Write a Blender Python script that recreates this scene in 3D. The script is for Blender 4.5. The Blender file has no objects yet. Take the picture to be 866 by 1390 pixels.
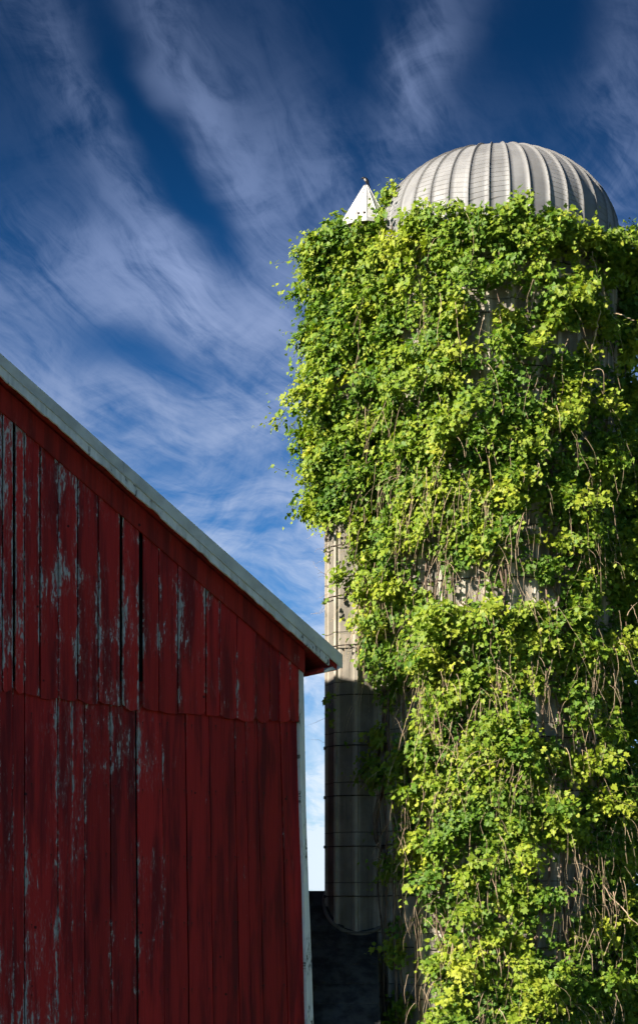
import bpy, math, random
import numpy as np
from mathutils import Vector
rng = np.random.default_rng(7); random.seed(7)
S = bpy.context.scene
C = S.collection
F, YH, CX, CZ = 2200.0, 1240.0, 433.0, 3.0       # focal length and horizon of the survey of the site, eye height

# ------------------------------------------------------------------ node helpers
class N:
    def __init__(s, nt): s.nt = nt; nt.nodes.clear()
    def n(s, t, **kw):
        x = s.nt.nodes.new(t)
        for k, v in kw.items(): setattr(x, k, v)
        return x
    def put(s, sock, v):
        if hasattr(v, 'is_output'): s.nt.links.new(v, sock)
        elif v is not None: sock.default_value = v
    def m(s, op, a, b=None, c=None, clamp=False):
        x = s.n('ShaderNodeMath', operation=op); x.use_clamp = clamp
        for i, v in enumerate((a, b, c)):
            if v is not None: s.put(x.inputs[i], v)
        return x.outputs[0]
    def mix(s, f, a, b, bt='MIX'):
        x = s.n('ShaderNodeMix', data_type='RGBA', blend_type=bt)
        s.put(x.inputs[0], f)
        for i, v in ((6, a), (7, b)):
            if not hasattr(v, 'is_output') and len(v) == 3: v = (*v, 1)
            s.put(x.inputs[i], v)
        return x.outputs[2]
    def ss(s, v, lo, hi, a=0.0, b=1.0):
        x = s.n('ShaderNodeMapRange', interpolation_type='SMOOTHSTEP')
        for i, q in enumerate((v, lo, hi, a, b)): s.put(x.inputs[i], q)
        return x.outputs[0]
    def noise(s, vec, scale=5, detail=4, rough=.55, dist=0.0, scl=None, loc=None, rot=None):
        if scl or loc or rot:
            mp = s.n('ShaderNodeMapping'); s.put(mp.inputs[0], vec)
            if scl: mp.inputs['Scale'].default_value = scl
            if loc: mp.inputs['Location'].default_value = loc
            if rot: mp.inputs['Rotation'].default_value = rot
            vec = mp.outputs[0]
        x = s.n('ShaderNodeTexNoise'); s.put(x.inputs['Vector'], vec)
        x.inputs['Scale'].default_value = scale; x.inputs['Detail'].default_value = detail
        x.inputs['Roughness'].default_value = rough; x.inputs['Distortion'].default_value = dist
        return x.outputs['Fac']
    def xyz(s, a, b, c):
        x = s.n('ShaderNodeCombineXYZ')
        for i, v in enumerate((a, b, c)): s.put(x.inputs[i], v)
        return x.outputs[0]
    def sep(s, v):
        x = s.n('ShaderNodeSeparateXYZ'); s.put(x.inputs[0], v); return x.outputs
    def attr(s, name):
        return s.n('ShaderNodeAttribute', attribute_name=name)
    def bump(s, h, strength=.3, dist=.01, nrm=None):
        x = s.n('ShaderNodeBump'); s.put(x.inputs['Height'], h)
        x.inputs['Strength'].default_value = strength; x.inputs['Distance'].default_value = dist
        if nrm is not None: s.put(x.inputs['Normal'], nrm)
        return x.outputs[0]
    def bsdf(s, col, rough=.8, metal=0.0, nrm=None, spec=.3, out=True):
        x = s.n('ShaderNodeBsdfPrincipled')
        if not hasattr(col, 'is_output') and len(col) == 3: col = (*col, 1)
        s.put(x.inputs['Base Color'], col); s.put(x.inputs['Roughness'], rough); s.put(x.inputs['Metallic'], metal)
        x.inputs['Specular IOR Level'].default_value = spec
        if nrm is not None: s.put(x.inputs['Normal'], nrm)
        if out: s.out(x.outputs[0])
        return x.outputs[0]
    def out(s, sh):
        o = s.n('ShaderNodeOutputMaterial'); s.nt.links.new(sh, o.inputs['Surface'])

def mat(name):
    m = bpy.data.materials.new(name); m.use_nodes = True
    return m, N(m.node_tree)

# ------------------------------------------------------------------ materials
def wood_paint(name, paint, dark, bare, lo=.56, hi=.60, edge=.10, streak=.5, dens_grad=True):
    m, g = mat(name)
    uv = g.n('ShaderNodeUVMap', uv_map='wall').outputs[0]        # metres along and up the wall
    bd = g.sep(g.n('ShaderNodeUVMap', uv_map='board').outputs[0])  # across the board 0..1, random per board
    sx, sz, _ = g.sep(uv)
    p = g.xyz(g.m('ADD', sx, g.m('MULTIPLY', bd[1], 37.0)), sz, bd[1])
    n1 = g.noise(p, 1, 7, .62, .2, scl=(13, 2.6, 1))
    n2 = g.noise(p, 1, 6, .7, 0, scl=(46, 11.0, 1), loc=(3, 9, 0))
    big = g.noise(uv, .9, 3, .5, loc=(5.3, 2.2, 0))
    e = g.m('ABSOLUTE', g.m('SUBTRACT', bd[0], .5))
    e = g.ss(e, .30, .5)
    v = g.m('ADD', g.m('MULTIPLY', n1, .55), g.m('MULTIPLY', n2, .45))
    v = g.m('ADD', v, g.m('MULTIPLY', e, edge))
    v = g.m('ADD', v, g.m('MULTIPLY', g.m('SUBTRACT', big, .5), .50))
    v = g.m('ADD', v, g.m('MULTIPLY', g.m('SUBTRACT', bd[1], .5), .05))
    if dens_grad:   # boards far from the eave have lost more paint
        v = g.m('ADD', v, g.ss(sx, .3, 3.4, -.04, .055))
        v = g.m('ADD', v, g.ss(sz, 4.6, 6.4, -.03, .012))
    peel = g.ss(v, lo, hi)
    half = g.ss(v, lo - .10, lo + .02)
    grain = g.noise(p, 1, 6, .65, 0, scl=(60, 1.6, 1))
    st = g.noise(p, 1, 4, .6, .3, scl=(7, .55, 1), loc=(11, 2, 0))
    c = g.mix(g.ss(st, .42, .66), paint, dark)
    c = g.mix(g.m('MULTIPLY', g.ss(grain, .45, .75), streak), c, dark)
    c = g.mix(g.m('MULTIPLY', half, .30), c, tuple(.5 * (a + b) for a, b in zip(dark, bare)))
    hv = g.m('ADD', .78, g.m('MULTIPLY', bd[1], .44))
    c = g.mix(1.0, c, g.xyz(hv, hv, hv), 'MULTIPLY')
    bc = g.mix(g.ss(n2, .35, .65), tuple(.45 * q for q in bare), bare)
    c = g.mix(g.m('MULTIPLY', peel, .92), c, bc)
    kn = g.n('ShaderNodeTexVoronoi'); g.put(kn.inputs['Vector'], p); kn.inputs['Scale'].default_value = 2.6
    c = g.mix(g.ss(kn.outputs['Distance'], .035, .06, .85, 0), c, (.004, .002, .002))
    if dens_grad:   # nail rows, each head bleeding a little rust
        fz = g.m('FRACT', g.m('ADD', g.m('DIVIDE', sz, .83), g.m('MULTIPLY', bd[1], .05)))
        du = g.m('MULTIPLY', g.m('ABSOLUTE', g.m('SUBTRACT', g.m('ABSOLUTE', g.m('SUBTRACT', bd[0], .5)), .30)), .33)
        dz = g.m('MULTIPLY', g.m('ABSOLUTE', g.m('SUBTRACT', fz, .5)), .83)
        rr = g.m('SQRT', g.m('ADD', g.m('MULTIPLY', du, du), g.m('MULTIPLY', dz, dz)))
        below = g.m('MULTIPLY', g.ss(fz, .38, .5), g.m('LESS_THAN', fz, .5))
        c = g.mix(g.m('MULTIPLY', g.m('MULTIPLY', below, g.ss(du, .0, .012, 1, 0)), .6), c, (.05, .010, .006))
        c = g.mix(g.ss(rr, .005, .010, .9, 0), c, (.02, .012, .010))
    h = g.m('SUBTRACT', g.m('MULTIPLY', grain, .6), g.m('MULTIPLY', peel, .5))
    nr = g.bump(h, .55, .006)
    g.bsdf(c, .72, 0, nr, .25)
    return m

M = {}
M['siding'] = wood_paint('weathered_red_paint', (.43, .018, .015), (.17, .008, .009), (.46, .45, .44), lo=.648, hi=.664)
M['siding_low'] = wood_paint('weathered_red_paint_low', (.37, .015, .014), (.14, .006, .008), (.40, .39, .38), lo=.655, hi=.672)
M['trim_red'] = wood_paint('brown_red_trim_paint', (.33, .018, .010), (.15, .009, .006), (.36, .26, .2), lo=.655, hi=.685, edge=0, dens_grad=False)
M['trim_white'] = wood_paint('old_white_paint', (.84, .82, .81), (.60, .59, .58), (.09, .085, .075), lo=.60, hi=.64, edge=.05, streak=.35, dens_grad=False)

def simple(name, col, rough=.8, metal=0., var=.3, scale=6, bump=.2, bd=.01, scl=(1, 1, 1), spec=.3):
    m, g = mat(name)
    co = g.n('ShaderNodeTexCoord').outputs['Object']
    a = g.noise(co, scale, 6, .6, .2, scl=scl)
    c = g.mix(g.ss(a, .35, .65), tuple(q * (1 - var) for q in col), tuple(min(1, q * (1 + var)) for q in col))
    g.bsdf(c, rough, metal, g.bump(a, bump, bd), spec)
    return m
M['backing'] = simple('dark_barn_inside', (.008, .006, .006))  # near-black colour standing in for the unlit inside behind board gaps
M['shed'] = simple('black_roll_roofing', (.040, .038, .037), .9, 0, .5, 5, .5, .02)
M['rod'] = simple('rusty_steel_rod', (.045, .032, .026), .6, .5, .4, 20)
M['stem'] = simple('vine_bark', (.14, .095, .07), .9, 0, .45, 25, .6, .01, (1, 1, .3))
M['twig'] = simple('dry_vine_twig', (.40, .29, .19), .85, 0, .45, 6, .3)
M['shoot'] = simple('green_shoot', (.17, .17, .05), .7, 0, .4, 6, .2)
M['bird'] = simple('black_feather', (.012, .012, .016), .45, 0, .3, 30)
M['bird_pale'] = simple('pale_feather', (.42, .36, .31), .8, 0, .2, 30)
M['roof_metal'] = simple('grey_roof_metal', (.56, .54, .49), .55, .25, .16, 3, .25, .006, (1, 1, 1), .4)
M['ground'] = simple('rough_grass_ground', (.055, .075, .028), .95, 0, .45, 1.5, .8, .05)

def concrete(name, k=1.0):
    m, g = mat(name)
    co = g.n('ShaderNodeTexCoord').outputs['Object']
    x, y, z = g.sep(co)
    a = g.noise(co, 2.2, 7, .6, .3)
    b = g.noise(co, 40, 4, .6)
    st = g.noise(co, 1, 5, .6, .2, scl=(9, 9, .7))
    c = g.mix(g.ss(a, .35, .65), (.42 * k, .365 * k, .30 * k), (.29 * k, .26 * k, .215 * k))
    c = g.mix(g.m('MULTIPLY', g.ss(st, .5, .72), .6), c, (.14 * k, .125 * k, .10 * k))
    c = g.mix(g.m('MULTIPLY', g.ss(b, .60, .72), .5), c, (.12, .11, .09))
    tri = g.m('ABSOLUTE', g.m('SUBTRACT', g.m('FRACT', g.m('DIVIDE', g.m('ADD', z, .10), .7074)), .5))
    joint = g.ss(tri, .484, .494)
    rb = g.attr('rib').outputs['Fac']; k2 = g.ss(rb, .2, .95, .64, 1.18)
    c = g.mix(1.0, c, g.xyz(k2, k2, k2), 'MULTIPLY')
    c = g.mix(g.m('MULTIPLY', joint, .75), c, (.07, .06, .05))
    h = g.m('SUBTRACT', g.m('ADD', g.m('MULTIPLY', b, .35), g.m('MULTIPLY', a, .3)), joint)
    g.bsdf(c, .92, 0, g.bump(h, .6, .012), .2)
    return m
M['concrete'] = concrete('weathered_stave_concrete')
M['concrete_dark'] = concrete('shade_darkened_chute_concrete', .80)  # chute concrete toned down evenly, deepening its shade by colour

# dome: galvanised gores, pressed cross ridges on most of them
m, g = mat('dull_galvanised_dome'); M['dome'] = m
uvs = g.sep(g.n('ShaderNodeUVMap', uv_map='gore').outputs[0])     # u across gore (+ index), v up the meridian
co = g.n('ShaderNodeTexCoord').outputs['Object']
gi = g.m('FLOOR', uvs[0]); gu = g.m('FRACT', uvs[0])
wn = g.n('ShaderNodeTexWhiteNoise', noise_dimensions='1D'); g.put(wn.inputs['W'], gi)
rv = wn.outputs['Value']
tilt = g.m('SUBTRACT', g.m('MULTIPLY', rv, 1.4), .7)
ph = g.m('FRACT', g.m('ADD', g.m('MULTIPLY', uvs[1], 30.0), g.m('MULTIPLY', gu, tilt)))
tri = g.m('ABSOLUTE', g.m('SUBTRACT', ph, .5))
line = g.ss(tri, .40, .49)
on = g.ss(g.m('FRACT', g.m('MULTIPLY', rv, 7.3)), .30, .5, .12, 1.0)
line = g.m('MULTIPLY', line, on)
a = g.noise(co, 3, 6, .6, .3); b = g.noise(co, 1, 5, .6, scl=(14, 14, 1.5))
c = g.mix(g.ss(a, .35, .65), (.195, .190, .192), (.245, .240, .242))
c = g.mix(g.m('MULTIPLY', g.ss(b, .5, .75), .35), c, (.20, .19, .18))
hv = g.m('ADD', .90, g.m('MULTIPLY', rv, .18)); c = g.mix(1.0, c, g.xyz(hv, hv, hv), 'MULTIPLY')
sm = g.ss(gu, .05, .09, 1, 0); c = g.mix(g.m('MULTIPLY', sm, .45), c, (.10, .095, .09))
rs_ = g.noise(co, 1, 6, .7, 0, scl=(22, 22, 1.2), loc=(4, 0, 0)); c = g.mix(g.ss(rs_, .60, .74, 0, .55), c, (.16, .125, .095))
c = g.mix(g.m('MULTIPLY', line, .7), c, (.12, .11, .10))
g.bsdf(c, .6, .12, g.bump(line, .6, .008), .35)
m, g = mat('white_enamel_hood'); M['hood'] = m
co = g.n('ShaderNodeTexCoord').outputs['Object']
a = g.noise(co, 5, 6, .65, .3)
c = g.mix(g.ss(a, .4, .7), (.56, .55, .54), (.36, .35, .34))
g.bsdf(c, .5, .1, g.bump(a, .1, .005), .4)

# leaf
m, g = mat('grape_vine_leaf'); M['leaf'] = m
t = g.attr('tint').outputs['Fac']
rp = g.n('ShaderNodeValToRGB'); g.put(rp.inputs[0], t)
el = rp.color_ramp.elements
el[0].position = 0; el[0].color = (.040, .100, .012, 1)
el[1].position = 1; el[1].color = (.42, .26, .08, 1)
for p_, c_ in ((.35, (.095, .185, .016, 1)), (.58, (.205, .280, .022, 1)), (.84, (.35, .385, .036, 1)), (.93, (.44, .42, .06, 1))):
    e_ = rp.color_ramp.elements.new(p_); e_.color = c_
pb = g.bsdf(rp.outputs[0], .55, 0, None, .28, out=False)
tr = g.n('ShaderNodeBsdfTranslucent')
g.put(tr.inputs[0], g.mix(1.0, rp.outputs[0], (1.25, 1.35, .5), 'MULTIPLY'))
mx = g.n('ShaderNodeMixShader'); mx.inputs[0].default_value = .30
g.nt.links.new(pb, mx.inputs[1]); g.nt.links.new(tr.outputs[0], mx.inputs[2]); g.out(mx.outputs[0])

# ------------------------------------------------------------------ object helpers
def tag(o, label=None, cat=None, group=None, kind=None):
    if label: o['label'] = label
    if cat: o['category'] = cat
    if group: o['group'] = group
    if kind: o['kind'] = kind
    return o
def empty(name, loc, label, cat):
    o = bpy.data.objects.new(name, None); C.objects.link(o); o.location = loc
    bpy.context.view_layer.update()
    return tag(o, label, cat)
def link(name, me, m, parent=None, smooth=False):
    o = bpy.data.objects.new(name, me); C.objects.link(o)
    if m is not None: me.materials.append(M[m])
    if parent is not None:
        o.parent = parent
        w = parent.location.copy()
        if parent.parent is not None: w += parent.parent.location
        o.matrix_parent_inverse.identity(); o.location = -w if parent.type == 'EMPTY' else (0, 0, 0)
    if smooth:
        me.polygons.foreach_set('use_smooth', [True] * len(me.polygons))
    return o
class MB:
    def __init__(s): s.v = []; s.f = []; s.uv = []; s.bd = []
    def face_ring(s, vs): pass
    def prism(s, pts2, fn, d0, d1, bd=None):
        """pts2: polygon in the (a,b) plane, fn(a,b,d) -> xyz; closed solid between d0 and d1"""
        n = len(pts2); b = len(s.v)
        for d in (d0, d1):
            for (a, z) in pts2: s.v.append(fn(a, z, d)); s.uv.append((a, z))
        amin = min(p[0] for p in pts2); amax = max(p[0] for p in pts2)
        r = bd if bd is not None else random.random()
        for _ in range(2):
            for (a, z) in pts2: s.bd.append(((a - amin) / max(1e-6, amax - amin), r))
        s.f.append([b + n + i for i in range(n)]); s.f.append([b + i for i in range(n)][::-1])
        for i in range(n):
            j = (i + 1) % n; s.f.append([b + i, b + j, b + n + j, b + n + i])
    def box(s, x0, x1, y0, y1, z0, z1):
        s.prism([(x0, z0), (x1, z0), (x1, z1), (x0, z1)], lambda a, z, d: (a, d, z), y0, y1)
    def add(s, vs, fs):
        b = len(s.v); s.v += [tuple(p) for p in vs]; s.f += [[b + i for i in f] for f in fs]
        s.uv += [(p[0], p[2]) for p in vs]; s.bd += [(.5, .5)] * len(vs)
    def build(s, name, m, parent=None, smooth=False):
        me = bpy.data.meshes.new(name); me.from_pydata(s.v, [], s.f)
        for nm, src in (('wall', s.uv), ('board', s.bd)):
            l = me.uv_layers.new(name=nm)
            li = np.empty(len(me.loops), dtype=np.int32); me.loops.foreach_get('vertex_index', li)
            l.data.foreach_set('uv', np.array(src, dtype=np.float32)[li].ravel())
        import bmesh
        bm = bmesh.new(); bm.from_mesh(me); bmesh.ops.recalc_face_normals(bm, faces=bm.faces); bm.to_mesh(me); bm.free()
        return link(name, me, m, parent, smooth)

def tube_arrays(paths, sides=4):
    """paths: list of (Nx3 array, N radii)"""
    V = []; Fc = []; b = 0
    for P, r in paths:
        P = np.asarray(P, float); n = len(P)
        T = np.gradient(P, axis=0); T /= np.linalg.norm(T, axis=1)[:, None] + 1e-9
        up = np.array([0.3, -.9, .2]); A = np.cross(T, up); A /= np.linalg.norm(A, axis=1)[:, None] + 1e-9
        B = np.cross(T, A)
        r = np.broadcast_to(r, n)
        for k in range(sides):
            an = 2 * math.pi * k / sides
            V.append(P + (A * math.cos(an) + B * math.sin(an)) * r[:, None])
        idx = np.arange(n - 1)
        for k in range(sides):
            k2 = (k + 1) % sides
            Fc.append(np.stack([b + k * n + idx, b + k * n + idx + 1, b + k2 * n + idx + 1, b + k2 * n + idx], 1))
        b += n * sides
    return np.concatenate(V), np.concatenate(Fc)
def np_mesh(name, V, Fq, attr=None):
    me = bpy.data.meshes.new(name)
    k = Fq.shape[1]
    me.vertices.add(len(V)); me.vertices.foreach_set('co', V.astype(np.float32).ravel())
    me.loops.add(Fq.size); me.loops.foreach_set('vertex_index', Fq.astype(np.int32).ravel())
    me.polygons.add(len(Fq)); me.polygons.foreach_set('loop_start', np.arange(0, Fq.size, k, dtype=np.int32))
    me.update(calc_edges=True)
    if attr is not None:
        a = me.attributes.new('tint', 'FLOAT', 'POINT'); a.data.foreach_set('value', attr.astype(np.float32))
    return me
def tubes(name, paths, m, parent, sides=4):
    V, Fq = tube_arrays(paths, sides)
    return link(name, np_mesh(name, V, Fq), m, parent, True)

# ------------------------------------------------------------------ world
SUN_EL = math.radians(28.5)
A = math.radians(35.5)                          # the gable wall recedes to the right by this angle
sd = math.radians(-(90 - 35.5) - 1.2)           # azimuth of the sun from the -Y axis, towards -X: just behind the gable plane
sun_h = Vector((math.sin(sd), -math.cos(sd), 0))
W = bpy.data.worlds.new("World"); S.world = W; W.use_nodes = True
W.cycles.sampling_method = 'MANUAL'; W.cycles.sample_map_resolution = 256
g = N(W.node_tree)
sky = g.n('ShaderNodeTexSky', sky_type='NISHITA'); sky.sun_disc = False
sky.sun_elevation = SUN_EL; sky.sun_rotation = math.atan2(sun_h.x, sun_h.y) % (2 * math.pi)
sky.air_density = 1.0; sky.dust_density = .35; sky.ozone_density = 3.0
co = g.n('ShaderNodeTexCoord').outputs['Generated']
x, y, z = g.sep(co)
az = g.m('ARCTAN2', x, y)
hyp = g.m('SQRT', g.m('ADD', g.m('MULTIPLY', x, x), g.m('MULTIPLY', y, y)))
T = g.m('DIVIDE', z, g.m('MAXIMUM', hyp, .15))
X = g.m('MULTIPLY', az, 2.2); Y = g.m('MULTIPLY', T, 2.2)      # one unit = 1000 survey pixels
P0 = g.xyz(X, Y, 0)
w1 = g.noise(P0, 5, 3, .5); w2 = g.noise(P0, 5, 3, .5, loc=(7, 3, 1))
Xw = g.m('ADD', X, g.m('MULTIPLY', g.m('SUBTRACT', w1, .5), .14))
Yw = g.m('ADD', Y, g.m('MULTIPLY', g.m('SUBTRACT', w2, .5), .10))
def blob(px, py, ln, wd, ang, amp):
    x0, y0 = (px - 433) / 1000, (1240 - py) / 1000
    c_, s_ = math.cos(math.radians(-ang)), math.sin(math.radians(-ang))
    dx = g.m('SUBTRACT', Xw, x0); dy = g.m('SUBTRACT', Yw, y0)
    u = g.m('DIVIDE', g.m('ADD', g.m('MULTIPLY', dx, c_), g.m('MULTIPLY', dy, s_)), ln / 1000)
    v = g.m('DIVIDE', g.m('SUBTRACT', g.m('MULTIPLY', dy, c_), g.m('MULTIPLY', dx, s_)), wd / 1000)
    r = g.m('ADD', g.m('MULTIPLY', u, u), g.m('MULTIPLY', v, v))
    return g.m('MULTIPLY', g.m('EXPONENT', g.m('MULTIPLY', r, -1.0)), amp)
dens = g.m('ADD', g.ss(Y, 1.15, .60, .02, .58), g.ss(Y, .70, .05, 0, .30))
for bl in ((120, 170, 260, 44, 62, .30), (275, 140, 230, 44, 64, .36), (230, 400, 250, 70, 14, .34), (430, 250, 190, 80, 60, .26),
           (585, 90, 110, 50, 105, .40), (840, 190, 260, 55, 92, .30), (560, 230, 130, 90, 90, .20), (200, 478, 100, 26, 8, -.50),
           (265, 285, 110, 36, 62, -.34), (190, 130, 170, 26, 66, -.18), (30, 300, 120, 60, 60, -.16), (480, 60, 60, 140, 0, -.16),
           (720, 50, 90, 80, 0, -.16), (350, 630, 190, 26, 176, -.16), (330, 560, 200, 34, 170, .10)):
    dens = g.m('ADD', dens, blob(*bl))
# fibres: steep high up, bending to level bands lower down
q = g.m('SUBTRACT', 1.24, Y)
h_ = g.m('ADD', g.m('MULTIPLY', q, .42), g.m('MULTIPLY', g.m('POWER', g.m('MAXIMUM', q, 0), 3.0), 1.3))
s1 = g.m('SUBTRACT', g.m('ADD', g.m('MULTIPLY', X, .45), g.m('MULTIPLY', Xw, .55)), h_)
fine = g.noise(g.xyz(s1, q, 0), 1, 6, .60, .9, scl=(9, 3.0, 1))
fine2 = g.noise(g.xyz(s1, q, 3), 1, 5, .66, 1.2, scl=(26, 10, 1))
soft = g.noise(g.xyz(Xw, Yw, 5), 5, 7, .62, 1.0, scl=(1, 1.5, 1))
level = g.noise(g.xyz(Xw, Yw, 9), 1, 6, .62, .9, scl=(4, 11, 1), rot=(0, 0, .15))
high = g.ss(Y, .40, .95)
strk = g.m('ADD', g.m('MULTIPLY', fine, .62), g.m('MULTIPLY', fine2, .38))
strk = g.m('ADD', g.m('MULTIPLY', strk, high), g.m('MULTIPLY', level, g.m('SUBTRACT', 1.0, high)))
tex = g.m('ADD', g.m('MULTIPLY', strk, .60), g.m('MULTIPLY', soft, .40))
tex = g.ss(tex, .37, .61, .10, 1.28)
dens = g.m('MULTIPLY', dens, g.ss(y, -.3, .6, .25, 1))
cm = g.m('MULTIPLY', g.ss(dens, -.15, 1.15, 0, 1.0), tex)
cm = g.m('ADD', cm, g.ss(Y, .55, .0, 0, .35), clamp=True)
sc = g.n('ShaderNodeHueSaturation'); sc.inputs['Saturation'].default_value = 1.20; g.put(sc.inputs['Color'], sky.outputs[0])
skyc = g.mix(1.0, sc.outputs[0], (.20, .72, 1.12), 'MULTIPLY')
dk = g.ss(Y, .25, 1.25, 1.05, .29); skyc = g.mix(1.0, skyc, g.xyz(dk, dk, dk), 'MULTIPLY')
lowc = g.ss(Y, .05, .95)
cc = g.mix(lowc, (8.4, 9.2, 10.4), (2.7, 3.6, 6.1))
col = g.mix(g.m('MULTIPLY', cm, .86), skyc, cc)
bg = g.n('ShaderNodeBackground'); g.put(bg.inputs[0], col); bg.inputs[1].default_value = .043
g.nt.links.new(bg.outputs[0], g.n('ShaderNodeOutputWorld').inputs[0])

sl = bpy.data.lights.new('sun', 'SUN'); sl.energy = 5.0; sl.angle = math.radians(.5); sl.color = (1, .93, .80)
so = bpy.data.objects.new('sun', sl); C.objects.link(so)
dirv = -(sun_h * math.cos(SUN_EL) + Vector((0, 0, math.sin(SUN_EL))))
so.rotation_euler = dirv.to_track_quat('-Z', 'Y').to_euler(); so.location = (-10, -10, 20)

# ------------------------------------------------------------------ ground
gx = np.linspace(-1, 1, 61); gx = np.sign(gx) * (np.abs(gx) ** 3) * 900
V = []; Fq = []
for j, yy in enumerate(gx):
    for i, xx in enumerate(gx):
        t_ = min(1, max(0, (15 - yy) / 12)); zz = 1.4 * t_ * t_ * (3 - 2 * t_)
        V.append((xx, yy, zz))
for j in range(60):
    for i in range(60): Fq.append((j * 61 + i, j * 61 + i + 1, (j + 1) * 61 + i + 1, (j + 1) * 61 + i))
tag(link('ground', np_mesh('ground', np.array(V), np.array(Fq)), 'ground'), kind='structure')

# ------------------------------------------------------------------ barn
ZC = 21.4
n_ = Vector((math.sin(A), -math.cos(A)))        # gable normal, towards the camera
u_ = Vector((-math.cos(A), -math.sin(A)))       # along the gable, away from the eave corner
C0 = Vector(((412 - CX) / F * ZC, ZC))
def wall_xyz(s, z, d=0.0):
    p = C0 + u_ * s + n_ * d
    return (p.x, p.y, z)
def wp(px, py, d=0.0):                          # survey reading -> (s, z) on the gable plane shifted out by d
    r = Vector(((px - CX) / F, 1.0))
    t = (C0.dot(n_) + d) / r.dot(n_)
    p = r * t
    return ((p - C0).dot(u_), CZ + (YH - py) / F * t)
barn = empty('barn', (C0.x, C0.y, 0), 'old red wooden barn with peeling paint, seen at its gable end', 'barn')
SR = 5.0; LB = 9.0                               # ridge position, length
# line of roof top etc.
def line2(p, q, d):
    a, b = wp(*p, d), wp(*q, d); k = (b[1] - a[1]) / (b[0] - a[0])
    return lambda s: a[1] + k * (s - a[0])
WR = .30
zfr_lo = line2((0, 556), (412, 912), .12)
zfa_lo = line2((0, 509), (445, 901), WR)
zfa_hi = line2((0, 495), (451, 896), WR)
zro_hi = line2((0, 479), (463, 888), WR + .02)
s_e = wp(463, 888, WR)[0]

def seam_x(x0, y):                               # the old boards lean out towards the bottom near the corner
    return x0 + max(0, (y - 975)) / 325.0 * 10.0 * (x0 / 405.0) ** 2 if x0 > 0 else x0
up = [-150, -118, -84, -50, -24, 4, 20, 33.5, 55, 80, 106, 134, 165, 192, 216, 242, 280, 299, 322, 348, 366, 380, 394, 405.5]
gapu = {20: 4.2, 165: 4.5, 192: 6.5, 55: 2.2, 4: 2.4, 33.5: 1.8, 80: 1.7, 106: 1.7, 134: 1.8, 216: 1.0, 242: 1.6, 280: 1.9}
lap = [(-200, 938), (0, 940), (20, 936), (35, 940), (48, 945), (80, 948), (115, 951), (135, 954), (160, 957), (190, 962), (215, 966), (240, 967), (275, 970), (320, 974), (360, 977), (410, 979)]
def lapy(x): return float(np.interp(x, [p[0] for p in lap], [p[1] for p in lap]))
mb = MB()
for i in range(len(up) - 1):
    a, b = up[i], up[i + 1]
    ga, gb = gapu.get(a, .7) / 2, gapu.get(b, .7) / 2
    if i == len(up) - 2: gb = 0
    d = .078 + random.uniform(-.010, .014)
    top = []; pts = []
    w0, w1 = random.uniform(-.6, .6), random.uniform(-.6, .6)
    # bottom edge, from left to right, ragged and drooping
    nb = 7; bow = random.uniform(-1, 4.5); sl_ = random.uniform(-3.5, 3.5)
    for k in range(nb):
        t_ = k / (nb - 1); x_ = a + ga + (b - gb - a - ga) * t_
        y_ = lapy(x_) + bow * math.sin(math.pi * t_) + sl_ * (t_ - .5) + random.uniform(-.6, .6) - (3 if k in (0, nb - 1) and random.random() < .35 else 0)
        pts.append(wp(x_, y_, d))
    sR, sL = pts[-1][0], pts[0][0]
    for k in range(1, 7):                        # right edge going up
        t_ = k / 7; zt = zfr_lo(sR) + .12
        pts.append((sR + random.uniform(-.0025, .0025) * (gb < 1.5), pts[nb - 1][1] * (1 - t_) + zt * t_))
    pts.append((sR, zfr_lo(sR) + .12)); pts.append((sL, zfr_lo(sL) + .12))
    for k in range(6, 0, -1):
        t_ = k / 7; pts.append((sL + random.uniform(-.0025, .0025), pts[0][1] * (1 - t_) + (zfr_lo(sL) + .12) * t_))
    mb.prism(pts, wall_xyz, d - .025, d, bd=random.random())
# left remainder of the gable, out of the picture
mb.prism([(wp(-150, 900)[0] + .01, 5.9), (9.95, 5.9), (9.95, 6.6), (SR, zfr_lo(SR) - .05), (wp(-150, 900)[0] + .01, zfr_lo(wp(-150, 900)[0]))], wall_xyz, .02, .045)
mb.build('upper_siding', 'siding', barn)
lo = [-190, -150, -110, -72, -36, 0, 18, 34, 79, 98, 115, 150, 185, 220, 252, 284, 318, 333, 349, 380, 405.5]
gapl = {34: 1.5, 79: 1.2, 115: 1.0, 150: 1.2, 185: 3.0, 252: 1.8, 318: 1.0, 380: 1.4, 284: .8, 349: .9}
mb = MB()
for i in range(len(lo) - 1):
    a, b = lo[i], lo[i + 1]
    ga, gb = gapl.get(a, .5) / 2, gapl.get(b, .5) / 2
    if i == len(lo) - 2: gb = -1.0
    d = .018 + random.uniform(-.004, .006); ptsR = []; ptsL = []
    ys = [925, 975, 1060, 1140, 1220, 1300, 1400, 1545]
    for y_ in ys:
        ptsR.append(wp(seam_x(b, y_) - gb + random.uniform(-.25, .25) * (gb >= 0), y_, d))
        ptsL.append(wp(seam_x(a, y_) + ga + random.uniform(-.25, .25), y_, d))
    mb.prism(ptsR[::-1] + ptsL, wall_xyz, d - .022, d, bd=random.random())
sl0 = wp(-190, 1000)[0] + .01
mb.prism([(sl0, 0), (9.95, 0), (9.95, 5.89), (sl0, 5.89)], wall_xyz, .0, .03)
mb.build('lower_siding', 'siding_low', barn)
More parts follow.
